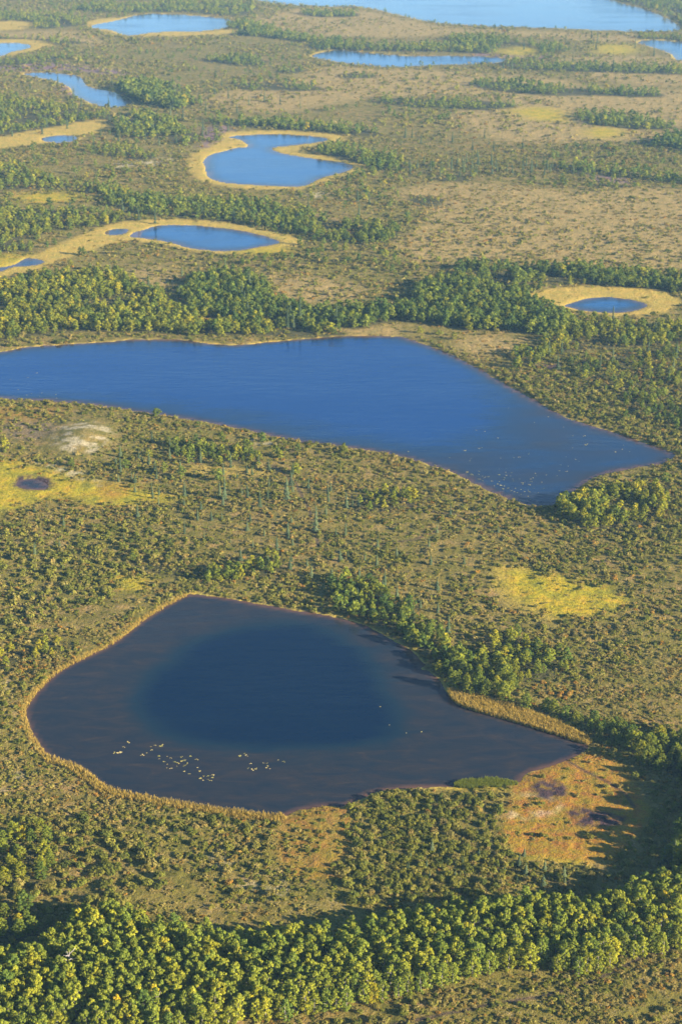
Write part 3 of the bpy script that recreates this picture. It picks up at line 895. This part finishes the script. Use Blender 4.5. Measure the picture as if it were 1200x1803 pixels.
pxT, pyT, zcT = project(T[:, 0], T[:, 1], T[:, 2] * .6)
seen = (pxT > 3) & (pxT < 1197) & (pyT > 4) & (pyT < 1799)
size = np.where(seen, np.where(T[:, 6] >= 0, 1 - T[:, 6] * .01, T[:, 2] / zcT), 0)
order = np.argsort(-size)
ind = order[:300]
ONES = 'zeroth first second third fourth fifth sixth seventh eighth ninth tenth eleventh twelfth thirteenth fourteenth fifteenth sixteenth seventeenth eighteenth nineteenth'.split()
TENS = {2: 'twent', 3: 'thirt', 4: 'fort', 5: 'fift', 6: 'sixt', 7: 'sevent'}


def nth(n):
    if n < 20:
        return ONES[n]
    t, o = divmod(n, 10)
    return TENS[t] + ('y-' + ONES[o] if o else 'ieth')


def hue_word(h):
    for lim, w in ((.30, 'dark green'), (.42, 'deep green'), (.50, 'leaf-green'), (.57, 'light green'), (.68, 'lime-green'), (.80, 'yellow')):
        if h < lim:
            return w
    return 'golden orange'


def place_names(px, py):
    """which grove a birch outside the belt belongs to"""
    if py > 1380 and px < 400:
        return 'the bushy slope under the near lake'
    if px > 1050 and py > 1300:
        return 'the shaded grove by the orange bog'
    if px > 880 and py > 1210:
        return 'the dark strip behind the reed bed'
    if px > 560 and py > 1000:
        return 'the grove on the near lake shore'
    return 'the scrub between the two lakes'


def add_tree(i, label, group, meshes, trunks, name, cat):
    x, y, h, w, hu, va = T[i][:6]
    e = bpy.data.objects.new(name, None)
    e.empty_display_size = .5
    C.objects.link(e)
    gz = 0.0
    e.location = (x, y, gz)
    e.rotation_euler = (0, 0, random.uniform(0, 6.28))
    tag(e, label, cat, group)
    k = random.randrange(len(meshes))
    c = link('crown', meshes[k], e)
    c.scale = (w / .62, w / .62, h)
    c['tint'] = [float(hu), float(va), 0.0]
    t = link('trunk', trunks[k % len(trunks)], e)
    t.scale = (h, h, h)
    return e


crown_meshes = [quad_mesh('birch_crown', V, Q, M_BIRCH, {'leaf': ('FLOAT', L)}) for V, Q, L in BIRCH_HI]
trunk_meshes = [quad_mesh('birch_trunk', *birch_trunk(np.random.default_rng(40 + k)), M_BARK, None, True) for k in range(4)]
belt = [i for i in ind if T[i, 6] >= 0]
rest = [i for i in ind if T[i, 6] < 0]
for rw in sorted(set(int(T[i, 6]) for i in belt)):
    members = sorted([i for i in belt if int(T[i, 6]) == rw], key=lambda i: T[i, 0])
    for n, i in enumerate(members):
        rname = 'the front row of the bottom birch belt' if rw == 0 else f'the {nth(rw + 1)} row of the bottom birch belt'
        add_tree(i, f'{hue_word(T[i, 4])} birch, {nth(n + 1)} from the left in {rname}', 'birches in the belt along the bottom', crown_meshes, trunk_meshes, 'birch_tree', 'tree')
groves = {}
for i in rest:
    groves.setdefault(place_names(pxT[i], pyT[i]), []).append(i)
for g, m in groves.items():
    for n, i in enumerate(sorted(m, key=lambda i: T[i, 0])):
        add_tree(i, f'{hue_word(T[i, 4])} birch, {nth(n + 1)} from the left in {g}', 'birches in ' + g, crown_meshes, trunk_meshes, 'birch_tree', 'tree')

others = np.array(sorted(set(range(len(T))) - set(ind.tolist())))


def mass_trees(sel, variants, name):
    t = T[sel]
    pos = np.column_stack([t[:, 0], t[:, 1], np.zeros(len(t))])
    mass(name, variants, pos, np.column_stack([t[:, 3] / .62, t[:, 2]]), RNG.uniform(0, 6.28, len(t)), t[:, 4], t[:, 5], M_BIRCH)


near_o = others[T[others, 1] < 420]
mid_o = others[(T[others, 1] >= 420) & (T[others, 1] < 980)]
far_o = others[T[others, 1] >= 980]
mass_trees(near_o, BIRCH_HI, 'woodland')
mass_trees(mid_o, BIRCH_MD, 'woodland')
mass_trees(far_o, BIRCH_LO, 'far_woodland')
print('trees', len(T), 'individual', len(ind), 'near', len(near_o), 'mid', len(mid_o), 'far', len(far_o))

# ------------------------------------------------------------------ spruces
S = []
for k, (p, s, h, nm) in enumerate(SPRUCE):
    for x, y in scatter(gpoly(p, 3), s, .48):
        if random.random() < .82:
            S.append((x, y, h * random.choice([.3, .4, .5, .6, .7, .85, 1.1]) * random.uniform(.85, 1.1), k))
for p, s, h in SPRUCE_FAR:
    for x, y in scatter(gpoly(p, 3), s, .48):
        S.append((x, y, h * random.uniform(.6, 1.2), -1))
for px, py, h in TALL_SPRUCE:
    if h:
        x, y = ground(px, py)
        S.append((x, y, h, -2))
S = np.array(S)
S = S[lake_field(S[:, :2], 6.0) > 1.2]
px, py, zc = project(S[:, 0], S[:, 1], S[:, 2] * .5)
seen = (px > 3) & (px < 1197) & (py > 3) & (py < 1800)
size = np.where(seen, S[:, 2] / zc, 0)
order = np.argsort(-size)
n_ind = min(300, int(seen.sum()))
SPR_HI = [spruce_crown(np.random.default_rng(500 + k), 18, 7) for k in range(8)]
SPR_LO = [spruce_crown(np.random.default_rng(600 + k), 9, 4) for k in range(5)]
spr_mesh = [quad_mesh('spruce_crown', V, Q, M_SPRUCE, {'leaf': ('FLOAT', L)}) for V, Q, L in SPR_HI]
strunk = quad_mesh('spruce_trunk', *tube([(0, 0, -.03), (0, 0, .3), (0, 0, .94)], [.016, .011, .002]), M_DARKBARK, None, True)
stands = {}
for i in order[:n_ind]:
    k = int(S[i, 3])
    nm = SPRUCE[k][3] if k >= 0 else ('in the wood beyond the blue lake' if py[i] > 430 and py[i] < 640 else ('in the open stand below the blue lake' if py[i] > 640 else 'in the far scattered woods'))
    stands.setdefault(nm, []).append(i)
for nm, m in stands.items():
    m.sort(key=lambda i: S[i, 1])
    rows = max(1, round(len(m) / 22))
    for r in range(rows):
        part = sorted(m[r * len(m) // rows:(r + 1) * len(m) // rows], key=lambda i: S[i, 0])
        for n, i in enumerate(part):
            rn = '' if rows == 1 else (f'front row ' if r == 0 else f'{nth(r + 1)} row ')
            hgt = S[i, 2] * (.85 if S[i, 3] >= 0 else 1.0)
            w = 'tall' if hgt > 6.5 else ('low' if hgt < 3.2 else 'slim')
            e = bpy.data.objects.new('spruce_tree', None)
            e.empty_display_size = .5
            C.objects.link(e)
            e.location = (S[i, 0], S[i, 1], 0)
            e.rotation_euler = (random.gauss(0, .025), random.gauss(0, .025), random.uniform(0, 6.28))
            tag(e, f'{w} spruce, {rn}{nth(n + 1)} from the left {nm}', 'tree', 'spruces ' + nm)
            c = link('crown', random.choice(spr_mesh), e)
            wd = hgt * random.uniform(1.0, 1.4) * min(1.35, max(.8, (5.5 / hgt) ** .35))
            c.scale = (wd, wd, hgt)
            c['tint'] = [random.uniform(.2, .75), random.uniform(.85, 1.2), 0.0]
            t = link('trunk', strunk, e)
            t.scale = (hgt, hgt, hgt)
so = order[n_ind:]
if len(so):
    s = S[so]
    mass('spruce_woods', SPR_LO, np.column_stack([s[:, 0], s[:, 1], np.zeros(len(s))]), np.column_stack([s[:, 2] * 1.1, s[:, 2]]), RNG.uniform(0, 6, len(s)), RNG.uniform(.1, .6, len(s)), RNG.uniform(.8, 1.1, len(s)), M_SPRUCE)
print('spruces', len(S), n_ind)

# ------------------------------------------------------------------ willow scrub
B = []      # x, y, radius, hue, value, thicket
for k, (p, s, r) in enumerate(THICKETS):
    for x, y in scatter(gpoly(p, 3), s, .48):
        hu = .12 if k == 7 else 0
        B.append((x, y, r * random.uniform(.6, 1.35), min(.95, max(.05, random.gauss(.38 + hu * 4, .13))), random.uniform(.8, 1.2), k))
for (y0, y1, dens, r0, r1) in ((262, 430, .13, .5, 1.3), (430, 720, .085, .55, 1.4), (720, 1250, .034, .9, 1.9), (1250, 2350, .020, 1.2, 2.5)):
    ym = (y0 + y1) / 2
    hw = lambda y: 1.15 * .2 * (y * CD + H * SD)
    n = int(dens * (y1 - y0) * 2 * hw(ym) * 1.7)
    y = RNG.uniform(y0, y1, n)
    x = RNG.uniform(-1, 1, n) * hw(y1)
    k = np.abs(x) < hw(y)
    x, y = x[k], y[k]
    n = len(x)
    rr = r0 + (r1 - r0) * RNG.uniform(0, 1, n) ** 1.8
    nzb = fbm(x, y, .03 if y1 < 800 else .012, 91, 3)
    keep = RNG.uniform(size=n) < sstep(.40, .57, nzb) * 1.6
    for a in np.nonzero(keep)[0]:
        B.append((x[a], y[a], rr[a], min(.97, max(.03, random.gauss(.46, .16))), random.uniform(.75, 1.15), -1))
B = np.array(B)
cb = cover_fields(B[:, :2])
wb = wood_field(B[:, :2])
bare = np.clip(cb['meadow'] + cb['sedge'] + cb['bog'] * .93 + cb['mud'] + cb['sand'] * .5 + cb['heath'] * .5 + wb * .6, 0, 1)
inbelt = (B[:, 1] < np.interp(B[:, 0], bk[:, 0], bk[:, 1])) & (B[:, 1] > np.interp(B[:, 0], fr[:, 0], fr[:, 1]) - 2)
keep = (RNG.uniform(size=len(B)) > bare) & (lake_field(B[:, :2], 6.0) > np.minimum(1.0, B[:, 2] * .8)) & ~inbelt
B = B[keep]
px, py, zc = project(B[:, 0], B[:, 1], B[:, 2] * .6)
seen = (px > 3) & (px < 1197) & (py > 3) & (py < 1800)
size = np.where(seen, B[:, 2] / zc, 0)
order = np.argsort(-size)
bi = order[:300]
BUSH_HI = [bush(np.random.default_rng(700 + k), 6, 38, .26, .46) for k in range(8)]
BUSH_MD = [bush(np.random.default_rng(800 + k), 4, 13, .42, .5) for k in range(8)]
BUSH_LO = [bush(np.random.default_rng(900 + k), 3, 6, .62, .5) for k in range(8)]
bush_mesh = [quad_mesh('bush_foliage', V, Q, M_SCRUB, {'leaf': ('FLOAT', L)}) for V, Q, L in BUSH_HI]


def stems(rng):
    parts = []
    for k in range(6):
        a = k * 1.05 + rng.uniform(-.3, .3)
        parts.append(tube([(0.05 * math.cos(a), .05 * math.sin(a), -.06), (.22 * math.cos(a), .22 * math.sin(a), .3), (.4 * math.cos(a), .4 * math.sin(a), .72)], [.035, .022, .008], 4))
    return join(parts)


stem_mesh = [quad_mesh('bush_stems', *stems(np.random.default_rng(60 + k)), M_DARKBARK) for k in range(3)]


def bush_place(px, py):
    if py > 1690:
        return 'along the bottom edge'
    if py > 1390:
        return 'in the thicket beside the orange bog' if px > 590 else ('on the slope above the belt' if px > 260 else 'on the shaded west slope')
    if px > 860 and py > 1230:
        return 'in the strip behind the reeds'
    if px < 320 and py > 900:
        return 'west of the near lake'
    if py > 900:
        return 'east of the near lake'
    return 'around the blue lake'


def bush_word(h):
    for lim, w in ((.25, 'dark green'), (.4, 'green'), (.54, 'olive'), (.72, 'grey-brown'), (.88, 'ochre')):
        if h < lim:
            return w
    return 'rusty'


places = {}
for i in bi:
    places.setdefault(bush_place(px[i], py[i]), []).append(i)
for nm, m in places.items():
    m.sort(key=lambda i: B[i, 1])
    rows = max(1, round(len(m) / 18))
    for r in range(rows):
        part = sorted(m[r * len(m) // rows:(r + 1) * len(m) // rows], key=lambda i: B[i, 0])
        for n, i in enumerate(part):
            rn = '' if rows == 1 else ('front row ' if r == 0 else f'{nth(r + 1)} row ')
            e = bpy.data.objects.new('willow_bush', None)
            e.empty_display_size = .3
            C.objects.link(e)
            e.location = (B[i, 0], B[i, 1], 0)
            e.rotation_euler = (0, 0, random.uniform(0, 6.28))
            tag(e, f'{bush_word(B[i, 3])} bush, {rn}{nth(n + 1)} from left {nm}', 'bush', 'willow bushes ' + nm)
            k = random.randrange(8)
            c = link('foliage', bush_mesh[k], e)
            rz = B[i, 2] * random.uniform(.95, 1.35)
            c.scale = (B[i, 2], B[i, 2], rz)
            c['tint'] = [float(B[i, 3]), float(B[i, 4]), 0.0]
            t = link('stem', stem_mesh[k % 3], e)
            t.scale = (B[i, 2], B[i, 2], rz)
bo = order[300:]


def mass_bush(sel, var, name):
    b = B[sel]
    mass(name, var, np.column_stack([b[:, 0], b[:, 1], np.zeros(len(b))]), np.column_stack([b[:, 2], b[:, 2] * RNG.uniform(.8, 1.25, len(b))]), RNG.uniform(0, 6.28, len(b)), b[:, 3], b[:, 4], M_SCRUB)


mass_bush(bo[B[bo, 1] < 420], BUSH_HI, 'shrubbery')
mass_bush(bo[(B[bo, 1] >= 420) & (B[bo, 1] < 760)], BUSH_MD, 'shrubbery')
mass_bush(bo[B[bo, 1] >= 760], BUSH_LO, 'far_shrubbery')
print('bushes', len(B))

# dwarf shrubs: the hummocky carpet that covers the open bog
G = []
for (y0, y1, dens, r0, r1) in ((258, 430, 2.6, .20, .95), (430, 720, 1.25, .28, 1.2), (720, 1250, .24, .6, 1.5), (1250, 2300, .035, .8, 1.8)):
    hw = lambda y: 1.12 * .2 * (y * CD + H * SD)
    n = int(dens * (y1 - y0) * 2 * hw(y1))
    y = RNG.uniform(y0, y1, n)
    x = RNG.uniform(-1, 1, n) * hw(y1)
    k = np.abs(x) < hw(y)
    x, y = x[k], y[k]
    rr = r0 + (r1 - r0) * RNG.uniform(0, 1, len(x)) ** 2.4
    k = RNG.uniform(size=len(x)) < (.30 + .70 * sstep(.42, .58, fbm(x, y, .14, 93, 3))) * (.45 + .55 * sstep(.36, .56, fbm(x, y, .028, 97, 3)))
    G.append(np.column_stack([x, y, rr])[k])
G = np.concatenate(G)
cg = cover_fields(G[:, :2])
bare = np.clip(cg['meadow'] * .97 + cg['sedge'] * .95 + cg['bog'] * .8 + cg['mud'] + cg['sand'] * .75 + cg['heath'] * .35, 0, 1)
G = G[(RNG.uniform(size=len(G)) > bare) & (lake_field(G[:, :2], 6.0) > .5)]
hue = np.clip(RNG.normal(.57, .17, len(G)) + (fbm(G[:, 0], G[:, 1], .05, 95, 2) - .5) * .5, .02, .98)
DW_HI = [bush(np.random.default_rng(1000 + k), 3, 15, .46, .50) for k in range(8)]
mass('dwarf_shrub_carpet', DW_HI, np.column_stack([G[:, 0], G[:, 1], np.full(len(G), -.05)]), np.column_stack([G[:, 2], G[:, 2] * RNG.uniform(.5, .95, len(G))]), RNG.uniform(0, 6.28, len(G)), hue, RNG.uniform(.75, 1.15, len(G)), M_SCRUB)
print('dwarf', len(G))

# ------------------------------------------------------------------ reeds along the near lake
R = []
nl = LP['near']
for i in range(len(nl)):
    a, b = nl[i], nl[(i + 1) % len(nl)]
    L = np.linalg.norm(b - a)
    px_, py_, _ = project(*((a + b) / 2))
    west = px_ < 330 and py_ < 1345
    south = px_ < 500 and py_ > 1330
    if not (west or south):
        continue
    nrm_ = np.array([(b - a)[1], -(b - a)[0]]) / (L + 1e-9)
    for _ in range(int(L * (16 if west else 28))):
        t = random.random()
        R.append((*(a + (b - a) * t + nrm_ * random.uniform(-1.3, 1.1) * (1.2 if south else .8)), random.uniform(.55, 1.1) * (1.1 if south else .75)))
bed_px = [(790, 1214), (830, 1222), (880, 1236), (930, 1252), (985, 1274), (1038, 1302), (1032, 1310), (980, 1294), (920, 1275), (860, 1258), (815, 1244), (792, 1228)]
for x, y in scatter(gpoly(bed_px, 3), .55, .5, edge=.5):
    R.append((x, y, random.uniform(.7, 1.2)))
bed2 = gpoly(bed_px, 3)
lo, hi = bed2.min(0), bed2.max(0)
P = RNG.uniform(lo, hi, (16000, 2))
for x, y in P[sdf(bed2, P) < 0]:
    R.append((x, y, random.uniform(.7, 1.25)))
for x, y in scatter(gpoly([(500, 1437), (530, 1424), (575, 1417), (600, 1420), (590, 1428), (540, 1436)], 3), .8, .5):
    R.append((x, y, random.uniform(.6, 1.0)))
R = np.array(R)


def tuft(rng, n):
    V, Q, L = [], [], []
    for k in range(n):
        a = rng.uniform(0, 6.28)
        r = rng.uniform(0, .22)
        d = rng.uniform(.05, .35)
        x, y, ca, sa_ = r * math.cos(a), r * math.sin(a), math.cos(a), math.sin(a)
        w = .035
        h = rng.uniform(.6, 1.)
        o = len(V)
        V += [(x - sa_ * w, y + ca * w, 0), (x + sa_ * w, y - ca * w, 0), (x + ca * d + sa_ * w * .4, y + sa_ * d - ca * w * .4, h), (x + ca * d - sa_ * w * .4, y + sa_ * d + ca * w * .4, h)]
        Q.append((o, o + 1, o + 2, o + 3))
        L += [rng.uniform(.2, .8)] * 4
    return np.array(V), np.array(Q), np.array(L)


TUFT = [tuft(np.random.default_rng(1100 + k), 7) for k in range(6)]
mass('reeds', TUFT, np.column_stack([R[:, 0], R[:, 1], np.full(len(R), -.3)]), np.column_stack([R[:, 2] * 1.1, R[:, 2] * 1.25]), RNG.uniform(0, 6.28, len(R)), RNG.uniform(.1, .9, len(R)), RNG.uniform(.75, 1.1, len(R)), M_REED)
islet = gpoly([(797, 1384), (812, 1375), (850, 1370), (892, 1372), (910, 1380), (880, 1385), (820, 1388)], 3)
I = RNG.uniform(islet.min(0), islet.max(0), (2600, 2))
I = I[sdf(islet, I) < (fbm(I[:, 0], I[:, 1], .6, 41, 3) - .62) * 3]
o = mass('sedge_islet', TUFT, np.column_stack([I, np.full(len(I), -.3)]), RNG.uniform(.8, 1.1, (len(I), 2)), RNG.uniform(0, 6.28, len(I)), RNG.uniform(.42, .60, len(I)), RNG.uniform(.8, 1.1, len(I)), M_BIRCH)
print('reeds', len(R))


# ------------------------------------------------------------------ lily pads
def pad_mesh(rng, n):
    V, Q, L = [], [], []
    for k in range(n):
        cx, cy, r = rng.normal() * .32 * (n > 1), rng.normal() * .30 * (n > 1), rng.uniform(.20, .34)
        rot = rng.uniform(0, 6.28)
        for j in range(4):            # a round leaf with a notch: four kites round its middle
            o = len(V)
            for q, a in enumerate((0, 0, .5, 1)):
                ang = rot + .25 + (j + a) * (2 * math.pi - .5) / 4
                rad = 0 if q == 0 else r * (1 if q != 2 else 1.08)
                V.append((cx + rad * math.cos(ang), cy + rad * math.sin(ang), .012 + .004 * k + (.03 if q else 0) * (1 if j % 2 else .6)))
            Q.append((o, o + 1, o + 2, o + 3))
            L += [rng.uniform(.3, .9)] * 4
    return quad_mesh('lily_pads', np.array(V), np.array(Q), M_PAD, {'leaf': ('FLOAT', np.array(L))})


PADS = [pad_mesh(np.random.default_rng(1200 + k), n) for k, n in enumerate((1, 2, 3, 4, 5, 4))]
z4 = lambda pts, s, ox, oy: [(ox + a / s, oy + b / s) for a, b in pts]
near_pads = {
    'by the near lake west shallows': z4([(75, 182), (95, 186), (112, 183), (128, 150), (162, 124)], 3.43, 180, 1270),
    'in the string of the near lake': z4([(235, 202), (250, 200), (268, 185), (300, 170), (295, 148), (318, 140), (350, 145), (362, 143)], 3.43, 180, 1270),
    'in the main patch of the near lake': z4([(345, 205), (342, 222), (375, 237), (395, 207), (412, 217), (395, 255), (390, 275), (410, 280), (437, 242), (455, 245), (452, 267), (478, 212), (490, 230), (500, 228),
                                              (515, 245), (495, 262), (505, 260), (532, 205), (568, 225), (480, 235), (575, 275), (590, 295), (495, 298), (522, 312)], 3.43, 180, 1270),
    'in the lower patch of the near lake': z4([(592, 340), (612, 325), (612, 350), (640, 327), (640, 345), (655, 322), (668, 320), (650, 352), (665, 335)], 3.43, 180, 1270),
    'in the eastern patches of the near lake': z4([(832, 203), (862, 188), (870, 200), (875, 205), (897, 252), (880, 280), (910, 290), (925, 280), (975, 247), (995, 250), (1000, 265), (990, 275), (1010, 282), (1062, 230), (1093, 238)], 3.43, 180, 1270),
    'alone near the deep middle': [(669, 1243), (685, 1275), (716, 1289), (740, 1287)],
}
blue_pads = {
    'off the southern point of the blue lake': z4([(185, 330), (195, 322), (232, 335), (225, 345), (290, 320), (285, 340), (285, 380), (320, 355), (330, 370), (345, 360), (365, 362), (322, 395), (355, 400), (395, 395), (455, 345), (455, 300), (510, 295),
                                                   (512, 325), (552, 327), (512, 350), (545, 355), (490, 385), (500, 370), (455, 400), (420, 435), (440, 420), (465, 430), (485, 460), (495, 435), (528, 455), (550, 475), (565, 378), (570, 395),
                                                   (615, 378), (635, 410), (645, 418), (660, 405), (585, 455), (575, 485), (600, 490), (630, 465), (625, 505), (660, 485), (690, 470), (705, 485), (710, 428), (695, 425), (712, 400), (705, 378),
                                                   (730, 372), (740, 335), (760, 352), (745, 485), (770, 490), (690, 520), (705, 545), (795, 405), (815, 455), (735, 455)], 4.615, 780, 760),
    'scattered over the eastern blue lake': z4([(55, 205), (175, 148), (230, 210), (215, 232), (285, 132), (308, 126), (442, 45), (570, 205), (622, 203), (698, 177), (835, 347), (928, 353), (940, 313), (990, 320), (1000, 315), (950, 265), (1012, 275),
                                                (995, 200), (1075, 220), (1100, 235), (1050, 125), (1155, 105), (1172, 97), (1052, 30), (1132, 32), (465, 210)], 4.615, 780, 760)
    + z4([(285, 472), (492, 517), (112, 590), (155, 595), (228, 630), (55, 695), (125, 685), (690, 665), (702, 660), (880, 688), (850, 705), (920, 703), (890, 668), (395, 712), (680, 620), (575, 573), (420, 548)], 3, 800, 560)
    + z4([(235, 688), (283, 660), (432, 685), (455, 715), (490, 675)], 2, 600, 450),
    'off the western shore of the blue lake': z4([(40, 435), (100, 428), (130, 412), (65, 470), (110, 483), (148, 482), (50, 492), (95, 490), (140, 495), (195, 487), (265, 515), (200, 500)], 2, 0, 450),
}
for src, far in ((near_pads, 0), (blue_pads, 1)):
    for nm, pts in src.items():
        pts = sorted(pts)
        for n, (a, b) in enumerate(pts):
            x, y = ground(a, b)
            if sdf(LP['blue' if far else 'near'], np.array([[x, y]]))[0] > -.4:
                continue
            single = 'alone' in nm or (far and random.random() < .5)
            o = link('lily_pads', PADS[random.choice([0, 1]) if single else random.choice([2, 3, 4, 5])])
            s = random.uniform(.45, 1.0) * (.8 if far else .72)
            o.scale = (s, s, 1)
            o.location = (x, y, WATER_Z + .03)
            o.rotation_euler = (0, 0, random.uniform(0, 6.28))
            o['tint'] = [random.uniform(.1, .75), .62 if far else .85, 0.0]
            tag(o, f'cream lily pads, {nth(n + 1)} from the left {nm}', 'lily pads', 'lily pads ' + nm)


# ------------------------------------------------------------------ dead trees
def dead_tree(px, py, h, label, seed):
    r = np.random.default_rng(seed)
    x, y = ground(px, py)
    e = bpy.data.objects.new('dead_tree', None)
    e.empty_display_size = .5
    C.objects.link(e)
    e.location = (x, y, 0)
    tag(e, label, 'tree', 'dead trees in the birch belt')
    link('trunk', quad_mesh('dead_trunk', *tube([(0, 0, -.2), (.1, .05, h * .4), (.05, .2, h * .75), (.2, .25, h)], [.16, .12, .08, .03]), M_SNAG, None, True), e)
    for k in range(9):
        z = h * (.35 + .065 * k)
        a = k * 2.4 + r.uniform(-.4, .4)
        L = h * r.uniform(.18, .34) * (1.1 - .06 * k)
        d = np.array([math.cos(a), math.sin(a), .75]) * L
        p0 = np.array([.08, .12, z])
        parts = [tube([p0, p0 + d * .5 + [0, 0, .05], p0 + d], [.07, .05, .02], 4)]
        for q in range(5):
            b = p0 + d * (.35 + .14 * q)
            dd = np.array([math.cos(a + r.uniform(-1.4, 1.4)), math.sin(a + r.uniform(-1.4, 1.4)), r.uniform(.3, 1.)]) * L * .42
            parts.append(tube([b, b + dd * .5, b + dd], [.04, .03, .012], 4))
        link('branch', quad_mesh('dead_branch', *join(parts), M_SNAG), e)


M_SNAG = mat_bark('weathered_wood', (.26, .23, .20), (.46, .42, .38))
dead_tree(124, 1722, 6.6, 'bare grey dead tree among the birches at the west end of the bottom belt', 1)
dead_tree(165, 1768, 5.2, 'low grey leafless tree in front of the bottom belt, below the taller dead tree', 2)


# ------------------------------------------------------------------ haze
def build_haze():
    x, y0, y1, zb, zt = 11000, -1600, 9200, -4.0, 232.0
    V = [(-x, y0, zb), (x, y0, zb), (x, y1, zb), (-x, y1, zb), (-x, y0, zt), (x, y0, zt), (x, y1, zt), (-x, y1, zt)]
    Q = [(3, 2, 1, 0), (4, 5, 6, 7), (0, 1, 5, 4), (1, 2, 6, 5), (2, 3, 7, 6), (3, 0, 4, 7)]
    g = NT('summer_haze')
    v = g.n('VolumePrincipled', {'Color': (.34, .64, 1.0, 1), 'Density': .000072, 'Anisotropy': .1})
    g.t.links.new(v.outputs[0], g.out.inputs['Volume'])
    o = link('haze', quad_mesh('haze', V, Q, g.m))
    o['kind'] = 'stuff'


build_haze()
